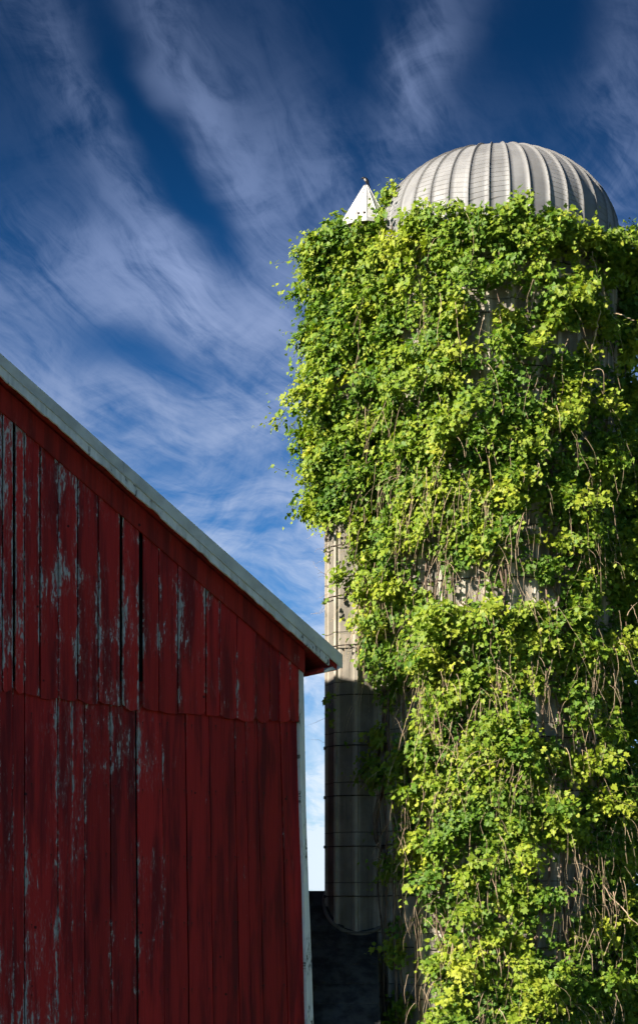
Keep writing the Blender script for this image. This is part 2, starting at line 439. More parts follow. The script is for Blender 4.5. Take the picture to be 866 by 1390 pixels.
# near-black sheets put the inside's darkness into colour behind the gaps, then side walls
mb = MB()
mb.prism([(.03, .0), (9.96, .0), (9.96, zfr_lo(.03)), (SR, zfr_lo(SR)), (.03, zfr_lo(.03))], wall_xyz, -.06, -.02)
mb.prism([(.03, .0), (9.96, .0), (9.96, zfr_lo(.03)), (SR, zfr_lo(SR)), (.03, zfr_lo(.03))], wall_xyz, -LB, -LB + .05)
mb.build('dark_backing', 'backing', barn)
for sa, sb in ((.02, .10), (9.92, 9.99)):
    mb = MB(); mb.prism([(sa, 0), (sb, 0), (sb, zfr_lo(.0) + .0), (sa, zfr_lo(.0) + .0)], wall_xyz, -LB, -.021)
    mb.build('side_wall', 'siding_low', barn)
# frieze board lying on the gable under the roof
mb = MB()
s0f = wp(414, 900, .12)[0]
fri_hi = lambda s: zfr_lo(s) + .30
pts = [(s0f, zfr_lo(s0f)), (SR, zfr_lo(SR)), (SR, fri_hi(SR)), (s0f, fri_hi(s0f))]
mb.prism(pts, wall_xyz, .094, .120, bd=.4)
mb.prism([(2 * SR - p[0], p[1]) for p in pts], wall_xyz, .094, .120, bd=.6)
mb.build('frieze_board', 'trim_red', barn)
# roof slabs (metal), soffit boards, white rake board
mb = MB(); ms = MB(); mf = MB(); me_ = MB()
def both(mbx, pts, d0, d1, bd=.5):
    mbx.prism(pts, wall_xyz, d0, d1, bd=bd); mbx.prism([(2 * SR - p[0], p[1]) for p in pts], wall_xyz, d0, d1, bd=bd)
both(mb, [(s_e, zro_hi(s_e)), (SR, zro_hi(SR)), (SR, zro_hi(SR) - .06), (s_e, zro_hi(s_e) - .06)], -LB - .3, WR + .018)
# rake flashing, with a lap joint
sj = wp(170, 627, WR)[0]
for a_, b_, dd in ((s_e - .004, sj + .03, .026), (sj, SR, .022)):
    both(mb, [(a_, zro_hi(a_) + .004), (b_, zro_hi(b_) + .004), (b_, zfa_hi(b_) - .006), (a_, zfa_hi(a_) - .006)], WR + .003, WR + dd)
rb = mb.build('roof', 'roof_metal', barn)
both(ms, [(s_e + .035, zro_hi(s_e) - .085), (SR, zro_hi(SR) - .065 - .02), (SR, zfa_lo(SR) + .05), (s_e + .035, zfa_lo(s_e + .035) + .05)], -LB - .25, WR - .034)
ms.build('soffit', 'trim_red', barn)
s_f = wp(447, 897, WR)[0]
def ragged(s):
    return zfa_lo(s) + (.006 * math.sin(s * 11) + .006 * math.sin(s * 67 + 1) * math.sin(s * 3) + random.uniform(-.004, .004)) * .8 + (.012 if (int(s * 7.3) % 5 == 2) else 0)
sp = np.linspace(s_f, SR, 90)
mf.prism([(s, zfa_hi(s) + .02) for s in sp[::-1]] + [(s, ragged(s)) for s in sp], wall_xyz, WR - .03, WR, bd=.3)
mf.build('rake_board', 'trim_white', barn)
# eave board running back along the side
me_.prism([(s_e - .01, zro_hi(s_e) - .062), (s_e + .03, zro_hi(s_e) - .062), (s_e + .05, zro_hi(s_e) - .19), (s_e + .02, zro_hi(s_e) - .17)], wall_xyz, -LB - .3, WR + .016, bd=.4)
me_.prism([(s_e + .052, zro_hi(s_e) - .13), (s_e + .24, zro_hi(s_e) - .215), (s_e + .24, zro_hi(s_e) - .245), (s_e + .052, zro_hi(s_e) - .185)], wall_xyz, -LB - .3, WR - .05, bd=.4)
mz = MB(); mz.prism([(s_e + .242, zro_hi(s_e) - .17), (-.03, zro_hi(s_e) - .24), (-.03, zro_hi(s_e) - .27), (s_e + .242, zro_hi(s_e) - .235)], wall_xyz, -LB - .3, WR - .05, bd=.4)
mz.build('eave_soffit', 'trim_red', barn)
me_.build('eave_board', 'trim_white', barn)
# bowed white corner board
mb = MB()
Lp = [(404.8, 902), (405.6, 975), (406.8, 1035), (409, 1110), (412, 1190), (414.5, 1300), (417, 1400), (420, 1545)]
Rp = [(411.8, 902), (413.4, 976), (415.4, 1096), (419, 1205), (422.8, 1299), (426, 1400), (431, 1545)]
mb.prism([wp(*p, .075) for p in Rp[::-1]] + [wp(*p, .075) for p in Lp], wall_xyz, -.08, .075, bd=.45)
mb.build('corner_board', 'trim_white', barn)

# ------------------------------------------------------------------ low shed between barn and silo
DS = 23.4; PX = F / DS
SX, SY, SRad = (671 - CX) / PX, DS, 165 / PX
HX, HY, HR = (486 - CX) / PX, DS - .15, 42 / PX
def zpx(py, depth=DS): return CZ + (YH - py) * depth / F
shed = empty('lean_to_shed', (.2, 22.8, 0), 'low black roofed shed in deep shade between the red barn and the silo', 'shed')
zt = zpx(1207, 23.46); mb = MB()
yz = [(23.46, zt)]
ng = 60; V = []
mb.prism([(23.46, zt - .03), (21.46, zt - 1.83), (21.46, zt - 1.90), (23.46, zt - .12)], lambda a, z, d: (d, a, z), -1.45, .80)
for k in range(7):                               # lapped roll roofing, each strip 8 mm thick
    t0, t1 = k / 7, (k + 1) / 7
    y0, y1 = 23.46 - 2.0 * t0, 23.46 - 2.0 * t1 - .01
    z0, z1 = zt - 1.80 * t0 - .028, zt - 1.80 * t1 - .016
    mb.prism([(y0, z0 + .004), (y1, z1 + .004), (y1, z1 - .008), (y0, z0 - .002)], lambda a, z, d: (d, a, z), -1.46, .81)
mb.build('roof', 'shed', shed)
an = np.linspace(-2.6, 1.9, 40); ry_ = HY - (HR + .05) * np.cos(an); rx_ = HX + (HR + .05) * np.sin(an)
tubes('flashing', [(np.stack([rx_, ry_, zt - .9 * (23.46 - ry_) + .0], 1)[ry_ < 23.44], .030)], 'concrete_dark', shed, 6)
mb = MB(); mb.prism([(23.41, 0), (21.58, 0), (21.58, zt - 1.86), (23.41, zt - .12)], lambda a, z, d: (d, a, z), -1.3, .75)
mb.build('wall', 'backing', shed)

# ------------------------------------------------------------------ silo
silo = empty('silo', (SX, SY, 0), 'tall concrete stave silo with a domed metal roof, wrapped in green vines', 'silo')
ZT = zpx(375)
def stave_cyl(name, m, cx, cy, R, z0, z1, n, ph, rw, rh):
    """n flat staves with a raised rib over every joint; faces run full height"""
    mb = MB(); ring = []
    for k in range(n):
        a0 = ph + 2 * math.pi * k / n
        hw = rw / R / 2
        for da, rr in ((-hw, R), (-hw * .8, R + rh), (hw * .8, R + rh), (hw, R)):
            ring.append((cx + rr * math.sin(a0 + da), cy - rr * math.cos(a0 + da)))
        for t in (.25, .5, .75):
            am = a0 + hw + t * (2 * math.pi / n - 2 * hw)
            rr = R - .020
            ring.append((cx + rr * math.sin(am), cy - rr * math.cos(am)))
    rib = [1, 1, 1, 1, 0, 0, 0] * n
    m_ = len(ring); vs = [(x_, y_, z0) for x_, y_ in ring] + [(x_, y_, z1) for x_, y_ in ring]
    fs = [[i, (i + 1) % m_, m_ + (i + 1) % m_, m_ + i] for i in range(m_)]
    fs.append([m_ + i for i in range(m_)])
    mb.add(vs, fs); o = mb.build(name, m, silo)
    at_ = o.data.attributes.new('rib', 'FLOAT', 'POINT'); at_.data.foreach_set('value', np.array(rib * 2, dtype=np.float32))
    return o
stave_cyl('wall', 'concrete', SX, SY, SRad, 0, ZT, 34, math.radians(12.2 - 2 * 360 / 34), .058, .034)
def ring_path(cx, cy, R, z, n=72, a0=0, a1=2 * math.pi):
    an = np.linspace(a0, a1, n + 1); return np.stack([cx + R * np.sin(an), cy - R * np.cos(an), np.full(n + 1, z)], 1)
hz = [zpx(1217) + .7074 * k for k in range(-4, 14)]
hz = [h for h in hz if .3 < h < ZT - .1]
for h in hz:
    tubes('hoop', [(ring_path(SX, SY, SRad + .042, h), .009)], 'rod', silo, 5)
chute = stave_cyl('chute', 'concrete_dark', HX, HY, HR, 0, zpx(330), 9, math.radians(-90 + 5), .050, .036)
for h in hz:
    if h > zpx(330): continue
    ps = [(ring_path(HX, HY, HR + .042, h + random.uniform(-.006, .006), 40, math.radians(-150), math.radians(85)), .0085)]
    o = tubes('hoop', ps, 'rod', chute, 5)
    # tightening lug on the left
    la = math.radians(-88); lx, ly = HX + (HR + .045) * math.sin(la), HY - (HR + .045) * math.cos(la)
    mb = MB(); mb.box(lx - .006, lx + .03, ly - .05, ly + .04, h - .020, h + .020)
    mb.build('lug', 'rod', chute)
# dome: 40 gores, with a rolled seam on every joint
ZE = zpx(340); BD = 123 / PX; NG = 40
prof = [(SRad + .015, ZT - .05), (SRad + .018, ZT + .12), (SRad + .010, ZE)]
NP = 26
for k in range(1, NP + 1):
    t = math.pi / 2 * k / NP; prof.append(((SRad + .010) * math.cos(t), ZE + BD * math.sin(t)))
prof[-1] = (.03, prof[-1][1])
V = []; Fq = []; UV = []
ph = math.radians(.4)
prf = np.array(prof); tg = np.gradient(prf, axis=0); tg /= np.linalg.norm(tg, axis=1)[:, None]
nr2 = np.stack([tg[:, 1], -tg[:, 0]], 1)         # outward normal in (r, z)
cols = []
for k in range(NG):
    a0 = ph + 2 * math.pi * k / NG; da = 2 * math.pi / NG; sw = .0065
    cols += [(k, 0.0, a0, -sw, 0.0), (k, .02, a0, -sw * .8, .020), (k, .04, a0, sw * .8, .020), (k, .06, a0, sw, 0.0)]
    for t in (.28, .5, .72): cols.append((k, t, a0 + da * t, 0.0, -.001))
m_ = len(prof); nc = len(cols)
for (k, uu, an, off, lift) in cols:
    for j, (r_, z_) in enumerate(prof):
        fade = min(1, r_ / .5); l_ = lift * fade
        rr = r_ + nr2[j, 0] * l_; zz = z_ + nr2[j, 1] * l_
        aa = an + (off * fade / max(r_, .1))
        V.append((SX + rr * math.sin(aa), SY - rr * math.cos(aa), zz)); UV.append((k + min(.98, uu), j / (m_ - 1)))
fl = []; fuv = []
for c_ in range(nc):
    c2 = (c_ + 1) % nc
    for j in range(m_ - 1):
        fl.append((c_ * m_ + j, c2 * m_ + j, c2 * m_ + j + 1, c_ * m_ + j + 1))
        ua = UV[c_ * m_ + j]; ub = (math.floor(ua[0]) + .98 if cols[c2][0] != cols[c_][0] else UV[c2 * m_ + j][0], ua[1])
        v1 = UV[c_ * m_ + j + 1][1]
        fuv += [ua, ub, (ub[0], v1), (ua[0], v1)]
me = np_mesh('dome_roof', np.array(V), np.array(fl))
l = me.uv_layers.new(name='gore'); l.data.foreach_set('uv', np.array(fuv, dtype=np.float32).ravel())
dome = link('dome_roof', me, 'dome', silo)
# hood over the chute: faceted sheet-metal cone with a skirt
hx, hy = (496 - CX) / PX, DS - .25
mb = MB(); nf = 14; rb_ = 37 / PX; zb = zpx(325); vs = []; fs = []
for k in range(nf):
    an = 2 * math.pi * k / nf
    for rr, zz in ((rb_, zb), (rb_, zb + .05), (.03, zb + .66), (rb_ - .03, zb)):
        vs.append((hx + rr * math.sin(an), hy - rr * math.cos(an), zz))
for k in range(nf):
    a_, b_ = 4 * k, 4 * ((k + 1) % nf)
    fs += [[a_, b_, b_ + 1, a_ + 1], [a_ + 1, b_ + 1, b_ + 2, a_ + 2], [a_, a_ + 3, b_ + 3, b_], [a_ + 3, a_ + 2, b_ + 2, b_ + 3]]
fs.append([4 * k + 2 for k in range(nf)])
mb.add(vs, fs)
hood = mb.build('chute_hood', 'hood', silo)
ps = []
for k in range(nf):
    an = 2 * math.pi * k / nf
    a_ = np.array((hx + rb_ * math.sin(an), hy - rb_ * math.cos(an), zb + .05)); b_ = np.array((hx + .03 * math.sin(an), hy - .03 * math.cos(an), zb + .66))
    ps.append((np.linspace(a_, b_, 5), .006))
tubes('seam', ps, 'hood', hood, 4)
for an in (-.35, -.1):
    mb = MB(); rr = rb_ * .86; x_, y_, z_ = hx + rr * math.sin(an), hy - rr * math.cos(an), zb + .13
    mb.box(x_ - .014, x_ + .014, y_ - .012, y_ + .012, z_ - .014, z_ + .014); mb.build('bolt', 'rod', hood)

# ------------------------------------------------------------------ bird on the hood
bp = Vector((hx - .005, hy - .01, zb + .66))
def lathe_path(pts, rs, seg=10):
    P = np.array(pts, float); return (P, np.array(rs, float))
bird = empty('bird', tuple(bp), 'small black bird with a pale breast perched on the tip of the white hood', 'bird')
pts = [(-.046, .0, .088), (-.040, 0, .091), (-.030, 0, .094), (-.018, 0, .092), (-.006, 0, .084), (.008, 0, .068), (.020, 0, .048), (.030, 0, .026), (.038, 0, .008)]
rs = [.004, .0125, .0165, .0155, .019, .023, .0215, .014, .006]
K = 1.15
tubes('body', [(np.array([(bp.x + K * a_, bp.y + K * b_, bp.z + K * c_) for a_, b_, c_ in pts]), np.array(rs) * K)], 'bird', bird, 12)
def bt(name, pts, rs, m_, sides=8):
    tubes(name, [(np.array([(bp.x + K * a_, bp.y + K * b_, bp.z + K * c_) for a_, b_, c_ in pts]), np.array(rs) * K)], m_, bird, sides)
bt('beak', [(-.044, 0, .089), (-.054, 0, .086), (-.064, 0, .082)], [.006, .004, .001], 'bird')
bt('tail', [(.030, 0, .026), (.044, 0, -.002), (.056, 0, -.030)], [.010, .008, .005], 'bird')
bt('breast', [(-.016, -.009, .078), (-.006, -.013, .066), (.004, -.014, .050)], [.008, .013, .007], 'bird_pale')
bt('wing', [(-.004, -.017, .084), (.014, -.020, .062), (.030, -.012, .030), (.042, -.004, .004)], [.006, .011, .008, .002], 'bird')
bt('leg', [(.010, -.006, .045), (.004, -.006, .020), (.002, -.006, -.002)], [.003, .002, .0025], 'rod', 5)
bt('leg', [(.012, .006, .045), (.008, .006, .020), (.006, .006, -.002)], [.003, .002, .0025], 'rod', 5)

# ------------------------------------------------------------------ the vine
vine = empty('climbing_vine', (SX - .3, SY - SRad - .2, 0), 'bright green leafy vine climbing the whole silo up to its domed roof', 'vine')
ks = rng.normal(size=(28, 3)); ks /= np.linalg.norm(ks, axis=1)[:, None]
phs = rng.uniform(0, 2 * np.pi, 28)
def fnoise(P, L, seed=0):
    """cheap smooth noise, about -1..1, feature size L"""
    fr = 2 * np.pi / L * (0.6 + 0.9 * ((np.arange(28) * 7 + seed * 3) % 13) / 13.0)
    k_ = np.roll(ks, seed, 0); p_ = np.roll(phs, seed * 5)
    return np.sum(np.sin(P @ (k_ * fr[:, None]).T + p_), axis=1) / math.sqrt(14.0) * .6
LB_Y = [200, 700, 715, 740, 780, 850, 900, 950, 1000, 1100, 1180, 1300, 1400]
LB_X = [0, 0, 472, 492, 499, 509, 513, 524, 542, 548, 560, 584, 590]
HOLES = [  # bare patches of wall: px, py, half width, half height, strength
    (496, 540, 27, 38, 1.0), (478, 445, 12, 18, .6), (587, 800, 14, 50, .7), (600, 590, 12, 22, .6), (725, 354, 22, 12, .9), (785, 355, 24, 18, .9),
    (810, 420, 20, 80, .8), (765, 455, 34, 16, .8), (722, 448, 24, 10, .5), (738, 965, 27, 32, 1.0), (764, 1070, 20, 44, .9), (742, 1165, 34, 30, 1.0), (775, 1170, 18, 30, .8),
    (722, 750, 18, 16, .9), (568, 950, 14, 36, .9), (650, 735, 14, 26, .45), (600, 800, 10, 40, .6), (745, 600, 12, 22, .6), (612, 690, 8, 26, .5), (700, 860, 9, 22, .4), (590, 1180, 14, 22, .6)]
def cover(px, py):
    c_ = np.ones_like(px)
    for hx_, hy_, a_, b_, s_ in HOLES:
        r_ = ((px - hx_) / a_) ** 2 + ((py - hy_) / b_) ** 2
        c_ -= s_ * np.clip(1.5 - r_, 0, 1)
    lb = np.interp(py, LB_Y, LB_X)
    c_ *= np.clip((px - lb) / 16 + .3, 0, 1)
    # thin growth in the shaded angle behind the chute
    sh = ((px > 512) & (px < lb + 6) & (py > 950)) * .16
    return np.clip(np.maximum(c_, sh), 0, 1)
def proj(P): return CX + F * P[:, 0] / P[:, 1], YH - F * (P[:, 2] - CZ) / P[:, 1]

def surf(which, n):
    if which == 'silo':
        ph_ = rng.uniform(math.radians(-92), math.radians(112), n); z_ = rng.uniform(.9, ZT + .02, n)
        cx, cy, R = SX, SY, SRad
    else:
        ph_ = rng.uniform(math.radians(-165), math.radians(62), n); z_ = rng.uniform(zpx(705), zpx(338), n)
        cx, cy, R = HX, HY, HR
    nx, ny = np.sin(ph_), -np.cos(ph_)
    P = np.stack([cx + (R + .02) * nx, cy + (R + .02) * ny, z_], 1)
    Nn = np.stack([nx, ny, np.zeros(n)], 1); Tn = np.stack([-ny, nx, np.zeros(n)], 1)
    return P, Nn, Tn
starts = []
def gather(which, n_try, thick, base_keep=1.0):
    kc = 20                                        # shoots to a cluster
    nc_ = n_try // kc
    P, Nn, Tn = surf(which, nc_)
    px, py = proj(P); c_ = cover(px, py)
    cl = fnoise(P, 1.0, 1) * .5 + fnoise(P, .5, 2) * .5
    keep = rng.random(nc_) < base_keep * c_ ** 1.2 * np.clip(.80 + .90 * cl, .10, 1.0)
    P, Nn, Tn, c_, py = P[keep], Nn[keep], Tn[keep], c_[keep], py[keep]
    relief = np.clip(.5 + .75 * (fnoise(P, 1.1, 4) * .6 + fnoise(P, .45, 5) * .4) + rng.normal(0, .33, len(P)), .02, 1.5)
    th = thick * relief * (.4 + .6 * c_)
    if which == 'chute':
        th *= np.interp(py, [326, 360, 500, 600, 690, 730], [.75, .8, .95, 1.05, .95, .3])
        th *= .55 + .45 * np.clip(-Nn[:, 0] + .3, 0, 1)
    else: th *= 1 + .5 * (Nn[:, 0] > .85)
    sig = rng.uniform(.06, .15, len(P))
    q = lambda v: np.repeat(v, kc, axis=0)
    P, Nn, Tn, c_, th, sig = q(P), q(Nn), q(Tn), q(c_), q(th), q(sig)
    n = len(P); a_ = rng.normal(0, 1, n); b_ = rng.normal(0, 1, n)
    off = th * np.clip(1.05 - .22 * (a_ ** 2 + b_ ** 2), .05, 1) * rng.uniform(.30, 1.0, n)
    P = P + Tn * (a_ * sig)[:, None] + np.array([0, 0, 1.0]) * (b_ * sig * .8)[:, None] + Nn * off[:, None]
    # thin layer on the wall itself
    P2, N2, T2 = surf(which, n_try // 4)
    px, py = proj(P2); c2 = cover(px, py)
    k2 = rng.random(len(P2)) < c2 ** 1.5 * .95 * np.clip(.8 + fnoise(P2, .5, 8), 0, 1)
    P2, N2, T2, c2 = P2[k2], N2[k2], T2[k2], c2[k2]
    P2 = P2 + N2 * (rng.random(len(P2)) * .10)[:, None]
    return (np.concatenate([P, P2]), np.concatenate([Nn, N2]), np.concatenate([Tn, T2]), np.concatenate([c_, c2]),
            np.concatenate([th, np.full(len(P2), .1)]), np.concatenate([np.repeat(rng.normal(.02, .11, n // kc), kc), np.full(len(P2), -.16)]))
def shoots(which, n_try, thick, keep=1.0): starts.append(gather(which, n_try, thick, keep))
shoots('silo', 21500, .62)
shoots('chute', 3900, .50)
# crest spilling up over the rim of the dome
def crest(n, f0, f1, up_):
    ph_ = rng.uniform(math.radians(f0), math.radians(f1), n)
    nx, ny = np.sin(ph_), -np.cos(ph_)
    Nn = np.stack([nx, ny, np.zeros(n)], 1); Tn = np.stack([-ny, nx, np.zeros(n)], 1)
    z_ = ZT - .15 + up_ * rng.random(n) * np.clip(.6 + .8 * fnoise(Nn * 2, .7, 6), .15, 1.3)
    P = np.stack([SX + (SRad + .05) * nx, SY + (SRad + .05) * ny, z_], 1) + Nn * (rng.random(n) * .22)[:, None]
    starts.append((P, Nn, Tn, np.ones(n), np.full(n, .25), np.full(n, .04)))
crest(420, -62, 22, .36); crest(200, 18, 50, .12); crest(200, 48, 110, .16)
def heap(n, px, py, depth, rx, rz):
    c0 = np.array(((px - CX) / F * depth, depth, zpx(py, depth)))
    q_ = rng.normal(size=(n, 3)); q_ /= np.linalg.norm(q_, axis=1)[:, None]
    P = c0 + q_ * (rng.random(n) ** .4)[:, None] * np.array([rx, .22, rz])
    Nn = q_ * .6 + np.array([-.1, -.6, .3]); Nn /= np.linalg.norm(Nn, axis=1)[:, None]
    Tn = np.cross(Nn, [0, 0, 1.0]); Tn /= np.linalg.norm(Tn, axis=1)[:, None]
    starts.append((P, Nn, Tn, np.ones(n), np.full(n, .25), np.full(n, .04)))
heap(56, 529, 314, 22.9, .17, .28); heap(36, 532, 276, 22.9, .14, .15); heap(12, 512, 308, 22.75, .07, .10); heap(5, 476, 322, 22.8, .10, .03); heap(26, 440, 338, 23.0, .20, .16); heap(24, 428, 372, 23.0, .16, .2); heap(5, 462, 300, 23.5, .06, .08)
heap(14, 612, 292, 21.6, .14, .10); heap(14, 655, 296, 21.55, .14, .09); heap(24, 858, 330, 23.3, .16, .12); heap(4, 520, 270, 23.0, .04, .05)
heap(24, 428, 460, 23.3, .2, .35); heap(22, 424, 560, 23.3, .2, .30); heap(22, 426, 630, 23.3, .2, .25); heap(10, 424, 690, 23.2, .22, .07); heap(24, 440, 665, 23.1, .2, .2)
P0_ = np.concatenate([s_[0] for s_ in starts]); N0 = np.concatenate([s_[1] for s_ in starts]); T0 = np.concatenate([s_[2] for s_ in starts]); 
CT = np.concatenate([s_[5] for s_ in starts])
ns = len(P0_); print('shoots', ns)
# every shoot arches out from the mat and then hangs
K_ = 9
lg = rng.random(ns) < .07
ln = rng.uniform(.12, .34, ns) * (1 + .9 * lg)
dirs = N0 * (rng.uniform(.3, 1.0, ns) + .5 * lg)[:, None] + T0 * rng.normal(0, .55, ns)[:, None] + np.array([0, 0, 1.0]) * rng.normal(.15, .45, ns)[:, None]
dirs /= np.linalg.norm(dirs, axis=1)[:, None]
st = ln / K_
SN = rng.normal(0, .30, (ns, 3))
Pk = [P0_]; D = dirs.copy()
for k in range(K_):
    D = D + np.array([0, 0, -1.0]) * np.where(lg, .08, .16)[:, None] + rng.normal(0, .10, (ns, 3)); D /= np.linalg.norm(D, axis=1)[:, None]
    Pk.append(Pk[-1] + D * st[:, None])
Pk = np.stack(Pk, 1)                              # ns, K+1, 3
# keep shoots outside the walls
for cx, cy, R in ((SX, SY, SRad), (HX, HY, HR)):
    dx, dy = Pk[..., 0] - cx, Pk[..., 1] - cy; rr = np.hypot(dx, dy); bad = (rr < R + .03) & (Pk[..., 2] < ZT)
    f_ = np.where(bad, (R + .03) / np.maximum(rr, .05), 1.0)
    Pk[..., 0] = cx + dx * f_; Pk[..., 1] = cy + dy * f_
# leaves
per = 9
shoot_t = CT + rng.uniform(-.09, .09, ns) + .15 * fnoise(P0_, .6, 7)
LP = []; LS = []; LT = []; LN = []; LD = []
for k in range(per):
    t_ = (k + rng.uniform(.1, .9, ns)) / per
    ii = np.clip((t_ * K_).astype(int), 0, K_ - 1); fr = t_ * K_ - ii
    a_ = Pk[np.arange(ns), ii]; b_ = Pk[np.arange(ns), ii + 1]
    p_ = a_ + (b_ - a_) * fr[:, None]
    d_ = b_ - a_; d_ /= np.linalg.norm(d_, axis=1)[:, None] + 1e-9
    side = np.cross(d_, N0); side /= np.linalg.norm(side, axis=1)[:, None] + 1e-9
    sg = np.where((k % 2) == 0, 1.0, -1.0)
    pet = rng.uniform(.015, .06, ns)
    off = side * (sg * pet)[:, None] + rng.normal(0, .02, (ns, 3)) + N0 * .01
    p_ = p_ + off
    tipdir = side * sg * .7 + d_ * .5 + np.array([0, 0, -.45]) + rng.normal(0, .38, (ns, 3))
    nrm = N0 * .45 + np.array([-.42, -.32, .60]) + SN + rng.normal(0, .24, (ns, 3))
    sz = rng.uniform(.050, .096, ns) * np.where(rng.random(ns) < .12, 1.2, 1) * np.interp(t_, [0, .7, 1], [1.05, .95, .5])
    LP.append(p_); LD.append(tipdir); LN.append(nrm); LS.append(sz)
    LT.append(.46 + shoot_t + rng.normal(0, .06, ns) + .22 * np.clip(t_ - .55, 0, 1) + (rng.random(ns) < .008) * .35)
LP = np.concatenate(LP); LD = np.concatenate(LD); LN = np.concatenate(LN); LS = np.concatenate(LS); LT = np.concatenate(LT); LT = np.clip(np.where(LT > .84, .84 + (LT - .84) * .25, LT), 0, 1)
drop = rng.random(len(LP)) < .10
# leave out what nobody sees: foliage behind the silo
LP, LD, LN, LS, LT = (q_[~drop] for q_ in (LP, LD, LN, LS, LT))
def leaf_mesh(name, P, Dr, Nr, Sz, Tt):
    n = len(P)
    Dr = Dr / (np.linalg.norm(Dr, axis=1)[:, None] + 1e-9)
    Nr = Nr - Dr * np.sum(Nr * Dr, 1)[:, None]; Nr /= np.linalg.norm(Nr, axis=1)[:, None] + 1e-9
    Sd = np.cross(Dr, Nr)
    half = [(-.28, -.12, .05), (-.50, .16, .10), (-.36, .34, .03), (-.43, .62, .07), (-.15, .64, .0)]
    tmpl = np.array([(0, .02, 0), (0, 1.0, -.14)] + half + [(-a, b, c) for a, b, c in half])
    curl = rng.uniform(-.4, 1.6, n); wid = rng.uniform(.8, 1.1, n)
    V = np.empty((n, 12, 3))
    for i, (x_, y_, z_) in enumerate(tmpl):
        jx = x_ * wid + rng.normal(0, .03, n); jy = y_ + rng.normal(0, .03, n)
        V[:, i] = P + (Sd * jx[:, None] + Dr * jy[:, None] + Nr * (z_ * curl)[:, None]) * Sz[:, None]
    b = (np.arange(n) * 12)[:, None]
    fa = b + np.array([0, 1, 6, 5, 4, 3, 2])[None]; fb = b + np.array([0, 7, 8, 9, 10, 11, 1])[None]
    Fq = np.concatenate([fa, fb])
    return np_mesh(name, V.reshape(-1, 3), Fq, np.repeat(Tt, 12))
print('leaves', len(LP))
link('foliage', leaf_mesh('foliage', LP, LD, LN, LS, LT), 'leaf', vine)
# green shoots carrying the leaves
idx = np.arange(ns)[rng.random(ns) < .75]
n1 = len(idx); path = Pk[idx][:, ::2]; m1 = path.shape[1]
tri = [np.array((.9, .1, .42)), np.array((-.35, .35, .87)), np.array((-.5, -.6, -.6))]
Vs = np.stack([path + t_ * (.0042 * np.linspace(1.2, .5, m1))[None, :, None] for t_ in tri], 1)   # n, 3, m, 3
b = (np.arange(n1) * 3 * m1)[:, None]
Fl = []
for a_ in range(3):
    for j in range(m1 - 1):
        b2 = (a_ + 1) % 3
        Fl.append(np.concatenate([b + a_ * m1 + j, b + a_ * m1 + j + 1, b + b2 * m1 + j + 1, b + b2 * m1 + j], 1))
link('shoots', np_mesh('shoots', Vs.reshape(-1, 3), np.concatenate(Fl)), 'shoot', vine, True)

# woody stems running up the wall
def wall_stem(x0px, y0, y1, wander=.10, r0=.03, offs=.05):
    n = 46; ys = np.linspace(y0, y1, n)
    ph0 = math.asin(max(-.98, min(.98, (x0px - 671) / 165)))
    ph_ = ph0 + np.cumsum(rng.normal(0, wander / SRad * .35, n)); ph_ = (ph_ + np.roll(ph_, 1) + np.roll(ph_, -1)) / 3; ph_[0] = ph_[1]; ph_[-1] = ph_[-2]
    of = SRad + offs + .05 * np.abs(np.sin(np.linspace(0, rng.uniform(4, 12), n) + rng.uniform(0, 6)))
    P = np.stack([SX + of * np.sin(ph_), SY - of * np.cos(ph_), zpx(ys)], 1)
    return (P, r0 * np.linspace(1, .35, n))
for xs in (528, 536, 548, 560, 572, 582, 590, 598, 606, 618, 634, 650, 668, 690, 706, 724, 745, 758, 776, 790, 804, 818):
    y1 = rng.uniform(330, 620)
    tubes('stem', [wall_stem(xs, 1420, y1, rng.uniform(.10, .22), rng.uniform(.012, .032), rng.uniform(.03, .09))], 'stem', vine, 6)
# dark thick stem crossing behind the chute in the shade
pth = []
for a_, b_ in ((536, 1040), (528, 1065), (514, 1085), (508, 1110), (510, 1140), (522, 1160), (532, 1185), (534, 1230), (538, 1300), (540, 1400)):
    dpt = 22.75
    pth.append(((a_ - CX) / F * dpt, dpt, zpx(b_, dpt)))
pp = np.array(pth); tt = np.linspace(0, 9, 40); pp = np.stack([np.interp(tt, range(10), pp[:, i]) for i in range(3)], 1)
tubes('stem', [(pp, np.linspace(.02, .045, 40))], 'stem', vine, 6)
# stems on the chute
for xo in (-70, -40, -10, 20):
    n = 40; ph_ = math.radians(xo) + np.cumsum(rng.normal(0, .05, n)); of = HR + .05 + .03 * rng.random(n)
    zz = np.linspace(zpx(730 + 20 * rng.random()), zpx(340), n)
    tubes('stem', [(np.stack([HX + of * np.sin(ph_), HY - of * np.cos(ph_), zz], 1), np.linspace(.009, .004, n))], 'stem', vine, 5)
